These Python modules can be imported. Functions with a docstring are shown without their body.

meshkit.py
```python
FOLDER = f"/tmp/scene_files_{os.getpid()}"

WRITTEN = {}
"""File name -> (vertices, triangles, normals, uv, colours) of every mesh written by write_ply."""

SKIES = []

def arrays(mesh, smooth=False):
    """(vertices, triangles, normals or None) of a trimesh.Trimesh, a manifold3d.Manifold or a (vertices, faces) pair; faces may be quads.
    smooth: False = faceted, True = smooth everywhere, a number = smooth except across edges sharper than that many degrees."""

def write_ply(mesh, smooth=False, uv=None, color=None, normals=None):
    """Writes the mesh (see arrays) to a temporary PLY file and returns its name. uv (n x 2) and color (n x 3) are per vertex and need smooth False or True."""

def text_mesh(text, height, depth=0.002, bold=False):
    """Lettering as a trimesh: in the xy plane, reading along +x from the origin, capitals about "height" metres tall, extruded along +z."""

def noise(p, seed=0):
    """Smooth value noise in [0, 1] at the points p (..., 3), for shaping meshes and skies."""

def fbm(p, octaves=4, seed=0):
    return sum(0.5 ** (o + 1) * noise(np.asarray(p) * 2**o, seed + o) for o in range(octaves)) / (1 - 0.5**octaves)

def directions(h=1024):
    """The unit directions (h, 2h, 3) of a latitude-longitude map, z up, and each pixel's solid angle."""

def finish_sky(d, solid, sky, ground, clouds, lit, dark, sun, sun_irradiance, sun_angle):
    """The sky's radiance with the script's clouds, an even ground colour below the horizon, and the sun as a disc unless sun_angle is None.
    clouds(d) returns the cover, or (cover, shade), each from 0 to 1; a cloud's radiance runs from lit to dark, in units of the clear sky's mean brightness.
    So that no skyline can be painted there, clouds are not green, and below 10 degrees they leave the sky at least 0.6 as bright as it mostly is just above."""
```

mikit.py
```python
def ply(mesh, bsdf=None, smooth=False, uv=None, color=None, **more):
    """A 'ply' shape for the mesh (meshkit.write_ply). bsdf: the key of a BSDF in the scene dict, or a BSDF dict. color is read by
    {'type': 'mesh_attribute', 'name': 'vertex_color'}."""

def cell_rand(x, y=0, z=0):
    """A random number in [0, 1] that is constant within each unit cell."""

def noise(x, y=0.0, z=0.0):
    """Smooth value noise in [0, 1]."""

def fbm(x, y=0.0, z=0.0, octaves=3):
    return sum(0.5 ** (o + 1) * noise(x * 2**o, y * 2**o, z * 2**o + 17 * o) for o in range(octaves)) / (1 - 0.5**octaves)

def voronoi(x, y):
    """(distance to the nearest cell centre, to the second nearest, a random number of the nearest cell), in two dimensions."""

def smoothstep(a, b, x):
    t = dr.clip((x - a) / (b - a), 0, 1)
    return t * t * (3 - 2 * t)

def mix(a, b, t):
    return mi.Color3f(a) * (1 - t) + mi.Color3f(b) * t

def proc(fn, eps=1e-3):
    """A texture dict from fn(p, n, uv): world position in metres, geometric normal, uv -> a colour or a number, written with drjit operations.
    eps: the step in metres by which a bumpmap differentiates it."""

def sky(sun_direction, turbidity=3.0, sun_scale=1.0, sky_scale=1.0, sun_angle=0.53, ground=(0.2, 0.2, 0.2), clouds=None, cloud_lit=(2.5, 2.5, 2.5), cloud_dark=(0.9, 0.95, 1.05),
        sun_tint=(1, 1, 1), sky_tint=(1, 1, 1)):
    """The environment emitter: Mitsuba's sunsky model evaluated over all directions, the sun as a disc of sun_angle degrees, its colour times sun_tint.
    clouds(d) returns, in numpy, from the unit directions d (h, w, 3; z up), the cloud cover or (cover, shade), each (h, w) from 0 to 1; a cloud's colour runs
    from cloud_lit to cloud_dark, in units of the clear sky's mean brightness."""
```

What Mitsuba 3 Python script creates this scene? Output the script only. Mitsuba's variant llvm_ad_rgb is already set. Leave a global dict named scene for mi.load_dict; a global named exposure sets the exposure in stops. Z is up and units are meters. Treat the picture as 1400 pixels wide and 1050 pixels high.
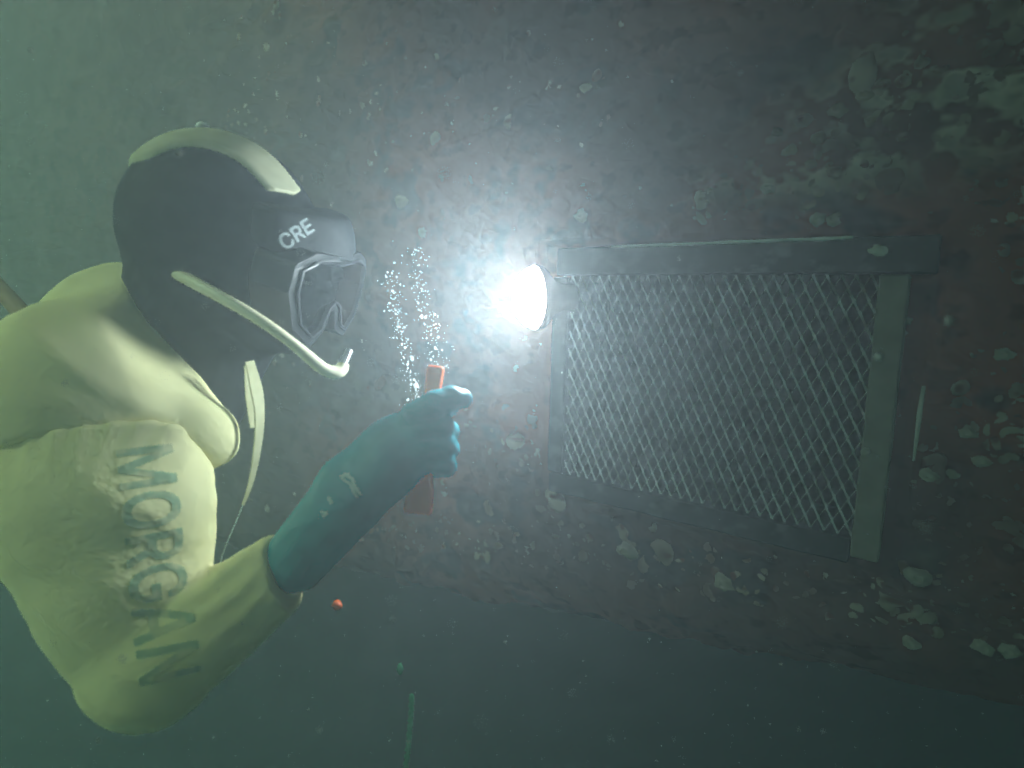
import math, random
import numpy as np, trimesh, mitsuba as mi, drjit as dr
import mikit, meshkit
from mikit import noise, fbm, voronoi, smoothstep, mix
from shapely.geometry import Polygon, LineString, box as sbox
from shapely.ops import unary_union

random.seed(7)
rng = np.random.default_rng(7)
T = mi.ScalarTransform4f
scene, labels = {}, {}

# ------------------------------------------------------------------ camera
FPX = 820.0                                   # focal length for a picture 1400 wide
def unit(v):
    v = np.asarray(v, float)
    return v / np.linalg.norm(v)
RX = np.array([0.80625774, 0.10024898, -0.58300824])     # rows: world axes in camera axes (right, down, forward)
RZ = unit(np.array([0.02214081, -0.98995962, -0.13960564]))
RY = np.cross(RZ, RX)
R = np.array([RX, RY, RZ])
fwd, up = R @ [0, 0, 1], R @ [0, -1, 0]
scene['camera'] = {'type': 'thinlens', 'aperture_radius': 0.004, 'focus_distance': 0.95, 'fov': 2 * math.degrees(math.atan(700 / FPX)), 'fov_axis': 'x',
                   'near_clip': 0.02, 'far_clip': 200.0,
                   'to_world': T().look_at(origin=[0, 0, 0], target=fwd.tolist(), up=up.tolist()),
                   'medium': {'type': 'ref', 'id': 'sea_water'}}
# ------------------------------------------------------------------ daylight and exposure
exposure = 0.48
SUN = (-0.30, -0.65, 0.68)
SUN_SCALE, SKY_SCALE = 1.6, 0.32
LAMP = 165.0                                    # radiance of the torch lens
scene['daylight'] = mikit.sky(SUN, turbidity=4, sun_scale=SUN_SCALE, sky_scale=SKY_SCALE, sun_angle=14, clouds=lambda d: 0.6, sun_tint=(0.72, 1.0, 0.86), sky_tint=(0.82, 1.0, 1.08), ground=(0.01, 0.012, 0.012))
# ------------------------------------------------------------------ sea water
scene['sea_water'] = {'type': 'homogeneous', 'albedo': {'type': 'rgb', 'value': [0.65, 0.835, 0.855]},
                      'sigma_t': {'type': 'rgb', 'value': [0.52, 0.46, 0.485]}, 'phase': {'type': 'hg', 'g': 0.6}}
BOX_LO, BOX_HI = np.array([-9.0, -5.0, -4.2]), np.array([5.0, 6.0, 1.60])
scene['haze'] = {'type': 'cube', 'to_world': T().translate(((BOX_LO + BOX_HI) / 2).tolist()).scale(((BOX_HI - BOX_LO) / 2).tolist()),
                 'bsdf': {'type': 'null'}, 'interior': {'type': 'ref', 'id': 'sea_water'}}
labels['haze'] = {'label': 'murky green sea water around the diver', 'category': 'water', 'kind': 'stuff'}

# ------------------------------------------------------------------ helpers
def C(px, py, dep):                           # a point of the diver's layout, in camera axes
    return np.array([(px - 700) / FPX * dep, (py - 525) / FPX * dep, dep])
def rp(px, dep):
    return px * dep / FPX
def to_world(v):
    return np.asarray(v) @ R.T
D = 0.95                                      # distance of the hull plating (plane y = D)

def add(key, mesh, bsdf, smooth=False, label=None, category=None, group=None, kind=None, **kw):
    k, n = key, 0
    while k in scene:
        n += 1
        k = f'{key}_{n:03d}'
    scene[k] = mikit.ply(mesh, bsdf, smooth=smooth, **kw)
    tag(k, label, category, group, kind)
    return k
def tag(k, label=None, category=None, group=None, kind=None):
    e = {a: b for a, b in (('label', label), ('category', category), ('group', group), ('kind', kind)) if b}
    if e:
        labels[k] = e

def boxm(lo, hi, ch=0.0015):
    import manifold3d as m3
    lo, hi = np.array(lo, float), np.array(hi, float)
    c = (lo + hi) / 2
    h = (hi - lo) / 2
    ch = min(ch, h.min() * 0.45)
    pts = []
    for s in np.ndindex(2, 2, 2):
        s = np.array(s) * 2 - 1
        for a in range(3):
            q = h - ch
            q[a] = h[a]
            pts.append(c + s * q)
    return trimesh.convex.convex_hull(np.array(pts))

def tube(points, radii, sides=14, cap=True):
    p = np.asarray(points, float)
    r = np.broadcast_to(radii, (len(p),)).astype(float)
    t = np.gradient(p, axis=0)
    t /= np.linalg.norm(t, axis=1, keepdims=True) + 1e-12
    a = np.cross(t[0], [0.3, 0.5, 0.8])
    vs = []
    for i in range(len(p)):
        a = unit(a - t[i] * (a @ t[i]))
        b = np.cross(t[i], a)
        ang = np.arange(sides) * 2 * np.pi / sides
        vs.append(p[i] + r[i] * (np.cos(ang)[:, None] * a + np.sin(ang)[:, None] * b))
    v = np.vstack(vs + [p[:1], p[-1:]])
    f = []
    n = len(p)
    for i in range(n - 1):
        for j in range(sides):
            q = [i * sides + j, i * sides + (j + 1) % sides, (i + 1) * sides + (j + 1) % sides, (i + 1) * sides + j]
            f += [[q[0], q[1], q[2]], [q[0], q[2], q[3]]]
    if cap:
        for j in range(sides):
            f.append([n * sides, (j + 1) % sides, j])
            f.append([n * sides + 1, (n - 1) * sides + j, (n - 1) * sides + (j + 1) % sides])
    return trimesh.Trimesh(v, f, process=False)

def spline(pts, n=40):
    from scipy.interpolate import CubicSpline
    p = np.asarray(pts, float)
    s = np.r_[0, np.cumsum(np.linalg.norm(np.diff(p[:, :3], axis=0), axis=1))]
    return CubicSpline(s, p)(np.linspace(0, s[-1], n))

# signed distances, on arrays of points (n, 3)
def sd_sphere(p, c, r):
    return np.linalg.norm(p - c, axis=-1) - r
def sd_cone(p, a, b, ra, rb, flat=1.0):
    ba = b - a
    pa = p - a
    t = np.clip((pa @ ba) / (ba @ ba), 0, 1)
    d = pa - t[..., None] * ba
    if flat != 1.0:
        d = d * np.array([1, 1, 1 / flat])
    return np.linalg.norm(d, axis=-1) - (ra + (rb - ra) * t)
def smin(a, b, k):
    h = np.clip(0.5 + 0.5 * (b - a) / k, 0, 1)
    return b + (a - b) * h - k * h * (1 - h)
def smax(a, b, k):
    return -smin(-a, -b, k)

def surface_nets(fn, lo, hi, h):
    lo, hi = np.asarray(lo, float), np.asarray(hi, float)
    n = np.ceil((hi - lo) / h).astype(int) + 1
    g = [lo[i] + np.arange(n[i]) * h for i in range(3)]
    F = np.empty(n)
    for i in range(n[0]):
        P = np.stack(np.meshgrid([g[0][i]], g[1], g[2], indexing='ij'), -1)
        F[i] = fn(P.reshape(-1, 3)).reshape(n[1], n[2])
    m = n - 1
    acc, cnt = np.zeros((*m, 3)), np.zeros(m)
    corner = lambda o: tuple(slice(o[k], o[k] + m[k]) for k in range(3))
    for ax in range(3):
        for o1 in (0, 1):
            for o2 in (0, 1):
                o = [0, 0, 0]
                oth = [k for k in range(3) if k != ax]
                o[oth[0]], o[oth[1]] = o1, o2
                q = list(o)
                q[ax] = 1
                a, b = F[corner(o)], F[corner(q)]
                c = (a < 0) != (b < 0)
                t = np.where(c, a / np.where(c, a - b, 1), 0)
                e = np.zeros((*m, 3))
                e[..., oth[0]], e[..., oth[1]], e[..., ax] = o1, o2, t
                acc += np.where(c[..., None], e, 0)
                cnt += c
    on = cnt > 0
    idx = -np.ones(m, int)
    idx[on] = np.arange(on.sum())
    base = np.stack(np.nonzero(on), -1)
    V = lo + (base + acc[on] / cnt[on][:, None]) * h
    quads = []
    for ax in range(3):
        o1, o2 = (ax + 1) % 3, (ax + 2) % 3
        a = F
        sl0, sl1 = [slice(None)] * 3, [slice(None)] * 3
        sl0[ax], sl1[ax] = slice(0, -1), slice(1, None)
        A, B = F[tuple(sl0)] < 0, F[tuple(sl1)] < 0
        ch = A != B
        ii = np.stack(np.nonzero(ch), -1)
        ok = np.all(ii[:, [o1, o2]] > 0, axis=1) & (ii[:, o1] < m[o1]) & (ii[:, o2] < m[o2])
        ii = ii[ok]
        fl = A[tuple(ii.T)]
        def cell(d1, d2):
            q = ii.copy()
            q[:, o1] -= d1
            q[:, o2] -= d2
            return idx[tuple(q.T)]
        q = np.stack([cell(1, 1), cell(0, 1), cell(0, 0), cell(1, 0)], -1)
        q[~fl] = q[~fl][:, ::-1]
        quads.append(q)
    q = np.vstack(quads)
    return trimesh.Trimesh(V, np.vstack([q[:, [0, 1, 2]], q[:, [0, 2, 3]]]), process=False)

def shrink(mesh, it=3):
    v0 = np.array(mesh.vertices)
    e = np.median(mesh.edges_unique_length)
    trimesh.smoothing.filter_taubin(mesh, iterations=it)
    d = np.array(mesh.vertices) - v0
    n = np.linalg.norm(d, axis=1, keepdims=True)
    mesh.vertices = v0 + np.where(n > 0.6 * e, 0.0, d)
    return mesh
def diver_mesh(fn, lo, hi, h, it=3):
    m = surface_nets(fn, lo, hi, h)
    shrink(m, it)
    m.vertices = to_world(m.vertices)
    return m
def hit(fn, px, py, d0=0.3, d1=1.2, off=0.0):            # where the sight line of the layout meets a signed distance
    r = C(px, py, 1.0)
    L = np.linalg.norm(r)
    t = d0
    for _ in range(200):
        d = fn((r * t)[None])[0] - off
        t += 0.6 * d / L
        if abs(d) < 1e-5 or t > d1:
            break
    return r * t
def grad(fn, p, e=1e-3):
    E = np.eye(3) * e
    return unit([fn((p + E[i])[None])[0] - fn((p - E[i])[None])[0] for i in range(3)])
def tangent_frame(fn, px, py, dirpx):
    """A tangent frame on the surface: x along dirpx as seen in the layout, z outwards."""
    p = hit(fn, px, py)
    n = grad(fn, p)
    r = unit(p)
    a = np.array([dirpx[0], dirpx[1], 0.0])
    x = a - r * ((a @ n) / (r @ n))
    x = unit(x - n * (x @ n))
    return p, x, np.cross(n, x), n
def drape(mesh, fn, frame, off=0.0006, skew=0.0):
    """Lay a flat mesh (xy, thickness in z) on a surface of the diver's layout."""
    p, x, y, n = frame
    v = np.array(mesh.vertices)
    q = p + v[:, :1] * x + v[:, 1:2] * y + 0.03 * n
    for _ in range(60):
        q = q - n * (0.5 * (fn(q) - off))[:, None]
        s = (q - p) @ n
        q = q + n * (np.clip(s, -0.022, 0.04) - s)[:, None]
    m = mesh.copy()
    m.vertices = to_world(q + n * v[:, 2:3])
    return m
def fine(mesh, edge):
    v, f = trimesh.remesh.subdivide_to_size(mesh.vertices, mesh.faces, edge, max_iter=8)
    return trimesh.Trimesh(v, f, process=True)

# ------------------------------------------------------------------ materials
def mat(name, fn, rough=0.7, spec=0.3, bump=None, bs=1.0, eps=1e-3, metallic=0.0, **kw):
    col = {'type': 'rgb', 'value': list(fn)} if isinstance(fn, tuple) else mikit.proc(fn)
    d = {'type': 'principled', 'base_color': col, 'roughness': rough, 'specular': spec, 'metallic': metallic, **kw}
    if bump is not None:
        d = {'type': 'bumpmap', 'arbitrary': mikit.proc(bump, eps=eps), 'scale': bs, 'bsdf': d}
    scene[name] = {'type': 'twosided', 'bsdf': d}

def hull_col(p, n, uv):
    a = fbm(p.x * 2.3, p.y * 2.3, p.z * 2.3, 4)
    b = fbm(p.x * 9 + 3, p.y * 9, p.z * 9, 4)
    c = fbm(p.x * 34 + 7, p.y * 34, p.z * 34, 3)
    red = mix((0.085, 0.044, 0.032), (0.23, 0.068, 0.040), smoothstep(0.42, 0.66, a))
    dark = mix(red, (0.030, 0.030, 0.030), smoothstep(0.52, 0.66, b))
    alg = mix(dark, (0.19, 0.165, 0.125), smoothstep(0.56, 0.74, 0.55 * b + 0.45 * fbm(p.x * 4 + 11, p.y * 4, p.z * 4, 3)) * 0.8)
    # pale silt and thin crusts in a broad band over the upper right of the plating
    band = smoothstep(0.20, 0.0, dr.abs(p.z - 0.20 - 0.75 * (p.x + 0.13)) - 0.02 * c) * smoothstep(-0.55, -0.25, p.x) * smoothstep(0.12, 0.2, p.z)
    crust = mix(alg, (0.52, 0.48, 0.39), band * smoothstep(0.44, 0.54, 0.5 * b + 0.5 * c))
    near = mix(crust, crust * 0.6, smoothstep(0.55, 0.72, c))
    return mix(near, mix((0.085, 0.072, 0.062), (0.125, 0.115, 0.095), smoothstep(0.35, 0.65, a)), 0.8 * smoothstep(-0.85, -1.6, p.x))   # contrast faded further along, water haze put into the colour
mat('hull_skin', hull_col, 0.75, 0.25, bump=lambda p, n, uv: fbm(p.x * 60, p.y * 60, p.z * 60, 4) * 0.006, bs=1.0)
def crust_col(p, n, uv):
    b = fbm(p.x * 14, p.y * 14, p.z * 14, 3)
    c = noise(p.x * 70, p.y * 70, p.z * 70)
    return mix(mix((0.15, 0.10, 0.075), (0.36, 0.31, 0.24), smoothstep(0.40, 0.65, b)), (0.13, 0.055, 0.04), smoothstep(0.6, 0.85, c))
mat('crust', crust_col, 0.8, 0.2)
mat('shell', lambda p, n, uv: mix((0.25, 0.24, 0.19), (0.48, 0.46, 0.38), fbm(p.x * 90, p.y * 90, p.z * 90, 3)), 0.6, 0.3)
mat('pale_shell', lambda p, n, uv: mix((0.40, 0.42, 0.36), (0.62, 0.62, 0.54), fbm(p.x * 60, p.y * 60, p.z * 60, 3)), 0.5, 0.3)
mat('dark_bar', lambda p, n, uv: mix((0.010, 0.014, 0.016), (0.032, 0.036, 0.034), smoothstep(0.5, 0.75, fbm(p.x * 40, p.y * 40, p.z * 40, 4))), 0.45, 0.5,
    bump=lambda p, n, uv: fbm(p.x * 120, p.y * 120, p.z * 120, 3) * 0.0015)
mat('olive_bar', lambda p, n, uv: mix((0.15, 0.155, 0.105), (0.25, 0.25, 0.18), fbm(p.x * 26, p.y * 26, p.z * 26, 4)), 0.6, 0.35,
    bump=lambda p, n, uv: fbm(p.x * 90, p.y * 90, p.z * 90, 3) * 0.0015)
mat('mesh_steel', lambda p, n, uv: mix((0.68, 0.72, 0.68), (0.34, 0.35, 0.29), smoothstep(0.5, 0.7, fbm(p.x * 30, p.y * 30, p.z * 30, 3))), 0.42, 0.6, metallic=0.25)
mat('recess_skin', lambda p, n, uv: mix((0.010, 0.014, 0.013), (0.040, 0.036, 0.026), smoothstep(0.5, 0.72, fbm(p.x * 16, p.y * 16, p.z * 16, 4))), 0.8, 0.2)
mat('bolt_steel', (0.45, 0.46, 0.40), 0.3, 0.5, metallic=0.6)
def cloth_bump(p, n, uv):
    return fbm(p.x * 300, p.y * 300, p.z * 300, 2) * 0.0012
mat('sweatshirt', lambda p, n, uv: mix(mix((0.68, 0.64, 0.32), (0.76, 0.72, 0.40), fbm(p.x * 16, p.y * 16, p.z * 16, 4)), (0.46, 0.43, 0.24), 0.12 * smoothstep(0.60, 0.85, fbm(p.x * 14, p.y * 14, p.z * 14, 4))), 0.95, 0.1, bump=cloth_bump)
mat('lettering', lambda p, n, uv: mix((0.27, 0.38, 0.23), (0.50, 0.51, 0.29), smoothstep(0.42, 0.72, fbm(p.x * 70, p.y * 70, p.z * 70, 3))), 0.95, 0.1, bump=cloth_bump)
mat('neoprene', lambda p, n, uv: mix((0.008, 0.011, 0.014), (0.02, 0.025, 0.029), fbm(p.x * 40, p.y * 40, p.z * 40, 3)), 0.7, 0.3,
    bump=lambda p, n, uv: fbm(p.x * 150, p.y * 150, p.z * 150, 2) * 0.001)
mat('skin', (0.35, 0.22, 0.16), 0.6, 0.3)
mat('stripe', lambda p, n, uv: mix((0.50, 0.50, 0.32), (0.62, 0.62, 0.42), fbm(p.x * 50, p.y * 50, p.z * 50, 3)), 0.85, 0.2)
mat('rubber', (0.014, 0.017, 0.02), 0.4, 0.5)
mat('pale_print', (0.34, 0.38, 0.38), 0.6, 0.3)
mat('bright_rim', (0.60, 0.63, 0.63), 0.22, 0.6, metallic=0.85)
mat('highlight_metal', (0.72, 0.74, 0.70), 0.35, 0.6, metallic=0.3)
mat('mask_rim', (0.03, 0.034, 0.04), 0.3, 0.5)
mat('tube_plastic', (0.82, 0.77, 0.54), 0.35, 0.5)
mat('glove_rubber', lambda p, n, uv: mix((0.010, 0.20, 0.25), (0.016, 0.29, 0.34), fbm(p.x * 40, p.y * 40, p.z * 40, 3)), 0.45, 0.4,
    bump=lambda p, n, uv: fbm(p.x * 70, p.y * 70, p.z * 70, 3) * 0.003)
mat('glove_print', (0.50, 0.62, 0.58), 0.6, 0.3)
mat('orange_plastic', (0.88, 0.16, 0.045), 0.4, 0.5)
mat('torch_black', (0.02, 0.02, 0.022), 0.4, 0.5)
mat('webbing', lambda p, n, uv: mix((0.52, 0.50, 0.28), (0.66, 0.64, 0.40), fbm(p.x * 80, p.y * 80, p.z * 80, 2)), 0.8, 0.2)
mat('hose_rubber', (0.34, 0.22, 0.13), 0.6, 0.3)
mat('green_rope', (0.06, 0.30, 0.14), 0.8, 0.2)
mat('snow', (0.34, 0.34, 0.29), 0.8, 0.2)
mat('bubble_skin', (0.85, 0.88, 0.88), 0.12, 0.8)
mat('mud', lambda p, n, uv: mix((0.03, 0.032, 0.026), (0.05, 0.05, 0.04), fbm(p.x, p.y, p.z, 4)), 0.9, 0.1)
scene['clear_lens'] = {'type': 'thindielectric', 'int_ior': 1.5, 'specular_transmittance': {'type': 'rgb', 'value': [0.35, 0.38, 0.40]}}

# ------------------------------------------------------------------ sea bed
def sheet(x, y, zf):
    X, Y = np.meshgrid(x, y, indexing='ij')
    v = np.stack([X, Y, zf(X, Y)], -1).reshape(-1, 3)
    n, m = len(x), len(y)
    i, j = np.meshgrid(np.arange(n - 1), np.arange(m - 1), indexing='ij')
    q = np.stack([i * m + j, (i + 1) * m + j, (i + 1) * m + j + 1, i * m + j + 1], -1).reshape(-1, 4)
    return v, q
bed = sheet(np.linspace(-8.8, 4.8, 70), np.linspace(-4.8, 5.8, 60), lambda X, Y: -3.1 + 0.25 * meshkit.fbm(np.stack([X, Y, 0 * X], -1) * 0.9, 4))
add('sea_floor', bed, 'mud', True, 'dark muddy sea floor far below the diver', None, None, 'structure')

# ------------------------------------------------------------------ ship hull with the opening behind the screen
GX0, GX1, GZ0, GZ1 = -0.562, -0.075, -0.325, 0.056
def edge_z(x):                                # height where the plating turns under
    return -0.425 + 0.148 * (np.clip(x, -3, 1) - 0.1)
RB = 0.13
SHADE_OVERHANG = 3.0
def smooth01(t):
    t = np.clip(t, 0, 1)
    return t * t * (3 - 2 * t)
def hull_lump(P):
    a = meshkit.fbm(P * 5.0, 4, 3) - 0.5
    b = meshkit.fbm(P * 28.0, 4, 5) - 0.5
    c = np.maximum(meshkit.fbm(P * 13.0, 3, 9) - 0.52, 0)
    return 0.028 * a + 0.020 * b + 0.07 * c
def hull_mesh():
    xs = np.r_[np.arange(-8.5, -2.6, 0.06), np.arange(-2.6, -1.1, 0.018), np.arange(-1.1, 0.45, 0.0065), np.arange(0.45, 4.5, 0.06)]
    s = np.r_[0.70 + 0.75 * np.sin(np.linspace(np.pi / 2, 0.1, 40)), np.arange(0.77, 0.75, -0.03), np.arange(0.75, -0.0, -0.0065), np.linspace(0, -0.55, 85)[1:]]   # height above the turn, as a share
    V = np.empty((len(xs), len(s) + 46, 3))
    ze = edge_z(xs)
    for i, x in enumerate(xs):
        z = np.where(s > 0, s, s / 0.55 * 1.0)
        zz = np.where(s > 0, s, ze[i] * -s / 0.55)
        fl = np.clip((z - 0.70) / 0.75, 0, 1)                       # unseen flare added overhead to keep daylight off the right side
        yy = D - SHADE_OVERHANG * smooth01((x + 1.75) / 0.9) * (1 - np.sqrt(1 - np.minimum(fl, 1) ** 2))
        V[i, :len(s)] = np.stack([np.full(len(s), x), yy, zz], -1)
        a = np.linspace(0, np.pi / 2 * 0.94, 27)[1:]
        arc = np.stack([np.full(26, x), D + RB * (1 - np.cos(a)), ze[i] - RB * np.sin(a)], -1)
        V[i, len(s):len(s) + 26] = arc
        w = np.linspace(0, 1, 21)[1:] ** 1.5 * 4.2
        V[i, len(s) + 26:] = arc[-1] + np.stack([0 * w, w, -0.09 * w], -1)
    n, m = V.shape[:2]
    P = V.reshape(-1, 3)
    lump = hull_lump(P).reshape(n, m)
    near = (V[..., 0] > GX0 - 0.06) & (V[..., 0] < GX1 + 0.06) & (V[..., 2] > GZ0 - 0.05) & (V[..., 2] < GZ1 + 0.05)
    V[..., 1] -= np.where(near, 0.15 * lump, lump)
    V[:, len(s):, 2] -= 0.7 * lump[:, len(s):]
    i, j = np.meshgrid(np.arange(n - 1), np.arange(m - 1), indexing='ij')
    q = np.stack([i * m + j, i * m + j + 1, (i + 1) * m + j + 1, (i + 1) * m + j], -1).reshape(-1, 4)
    c = V.reshape(-1, 3)[q].mean(1)
    inside = (c[:, 0] > GX0) & (c[:, 0] < GX1) & (c[:, 2] > GZ0) & (c[:, 2] < GZ1) & (c[:, 1] < D + 0.06)
    q = q[~inside]
    # deck side: the block closes far above and behind
    v = V.reshape(-1, 3)
    topr = V[:, 0].copy()
    topr[:, 1] += 4.4
    k = len(v)
    v = np.vstack([v, topr])
    a = np.arange(n - 1)
    q = np.vstack([q, np.stack([a * m, (a + 1) * m, k + a + 1, k + a], -1)])
    return v, q
add('ship_hull__plating', hull_mesh(), 'hull_skin', True)
tag('ship_hull', 'reddish brown fouled ship hull side curving away under the dark water', 'ship hull')

# niche behind the screen, five faces
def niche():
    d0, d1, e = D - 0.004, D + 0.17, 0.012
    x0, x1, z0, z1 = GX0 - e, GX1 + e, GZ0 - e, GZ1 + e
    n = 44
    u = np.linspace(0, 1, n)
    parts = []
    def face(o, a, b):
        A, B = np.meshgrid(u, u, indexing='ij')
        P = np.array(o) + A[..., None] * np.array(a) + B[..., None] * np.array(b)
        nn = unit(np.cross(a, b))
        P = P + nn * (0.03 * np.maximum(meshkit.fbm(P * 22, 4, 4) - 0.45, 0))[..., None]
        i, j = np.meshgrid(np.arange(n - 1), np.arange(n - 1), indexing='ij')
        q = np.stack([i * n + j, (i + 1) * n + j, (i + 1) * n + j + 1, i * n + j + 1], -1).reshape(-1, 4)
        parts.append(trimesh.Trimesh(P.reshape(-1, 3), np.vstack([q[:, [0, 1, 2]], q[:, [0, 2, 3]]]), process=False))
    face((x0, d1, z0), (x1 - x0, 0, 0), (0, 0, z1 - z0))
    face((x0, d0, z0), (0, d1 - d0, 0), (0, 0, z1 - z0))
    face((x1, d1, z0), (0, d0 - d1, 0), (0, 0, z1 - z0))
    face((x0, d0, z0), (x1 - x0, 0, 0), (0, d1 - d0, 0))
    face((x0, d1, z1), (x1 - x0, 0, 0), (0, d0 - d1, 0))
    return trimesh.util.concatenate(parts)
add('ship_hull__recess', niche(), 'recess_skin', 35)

# crusts of growth: many small lumps over the plating
def lump_template(k):
    m = trimesh.creation.icosphere(subdivisions=1, radius=1.0)
    v = m.vertices * (0.75 + 0.5 * meshkit.noise(m.vertices * 1.7 + k * 9.1, k))[:, None]
    return v, np.array(m.faces)
LT = [lump_template(k) for k in range(8)]
def scatter(pts, sizes, flat=(0.35, 0.7), seed=0, nrm=(0, -1, 0)):
    r = np.random.default_rng(seed)
    vs, fs, at = [], [], 0
    nrm = unit(nrm)
    a = unit(np.cross(nrm, [0.2, 0.1, 1]))
    b = np.cross(nrm, a)
    for p, s in zip(pts, sizes):
        v, f = LT[r.integers(8)]
        th = r.uniform(0, 6.28)
        ca, sa = math.cos(th), math.sin(th)
        sx, sy = s * r.uniform(0.7, 1.4), s * r.uniform(0.6, 1.1)
        lx, ly = v[:, 0] * sx, v[:, 1] * sy
        w = (ca * lx - sa * ly)[:, None] * a + (sa * lx + ca * ly)[:, None] * b + (v[:, 2] * s * r.uniform(*flat))[:, None] * nrm
        vs.append(w + p)
        fs.append(f + at)
        at += len(v)
    return trimesh.Trimesh(np.vstack(vs), np.vstack(fs), process=False)
def on_hull(x, z, off=0.0):
    P = np.stack([x, np.full_like(x, D), z], -1)
    P[:, 1] -= hull_lump(P) - off
    return P
def free(x, z, m=0.05):
    return ~((x > GX0 - m) & (x < GX1 + m) & (z > GZ0 - m) & (z < GZ1 + m))
def density(x, z):
    q = np.stack([x, 0 * x, z], -1)
    d = meshkit.fbm(q * 3.1, 3, 21)
    band = np.exp(-((z - 0.20 - 0.75 * (x + 0.13)) / 0.09) ** 2) * (x > -0.4) * (z > 0.13)
    right = np.clip((x + 0.03) / 0.08, 0, 1) * (z < 0.16) * (0.5 + (d > 0.5))
    foot = np.exp(-((z - edge_z(x) - 0.03) / 0.05) ** 2)
    return np.clip((d - 0.42) * 2.4, 0, 1) * 0.35 + 0.8 * band * (d > 0.42) + 0.55 * right + 0.5 * foot
x = rng.uniform(-1.7, 0.4, 16000)
z = rng.uniform(-0.62, 0.75, 16000)
ok = free(x, z) & (z > edge_z(x)) & (rng.uniform(0, 1, 16000) < density(x, z))
x, z = x[ok][:4200], z[ok][:4200]
add('ship_hull__encrusting_growth', scatter(on_hull(x, z, 0.001), rng.lognormal(math.log(0.0048), 0.5, len(x)), (0.08, 0.22), 3), 'crust', 50,
    'small lumps and crusts of marine growth', None, None, 'stuff')

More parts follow.
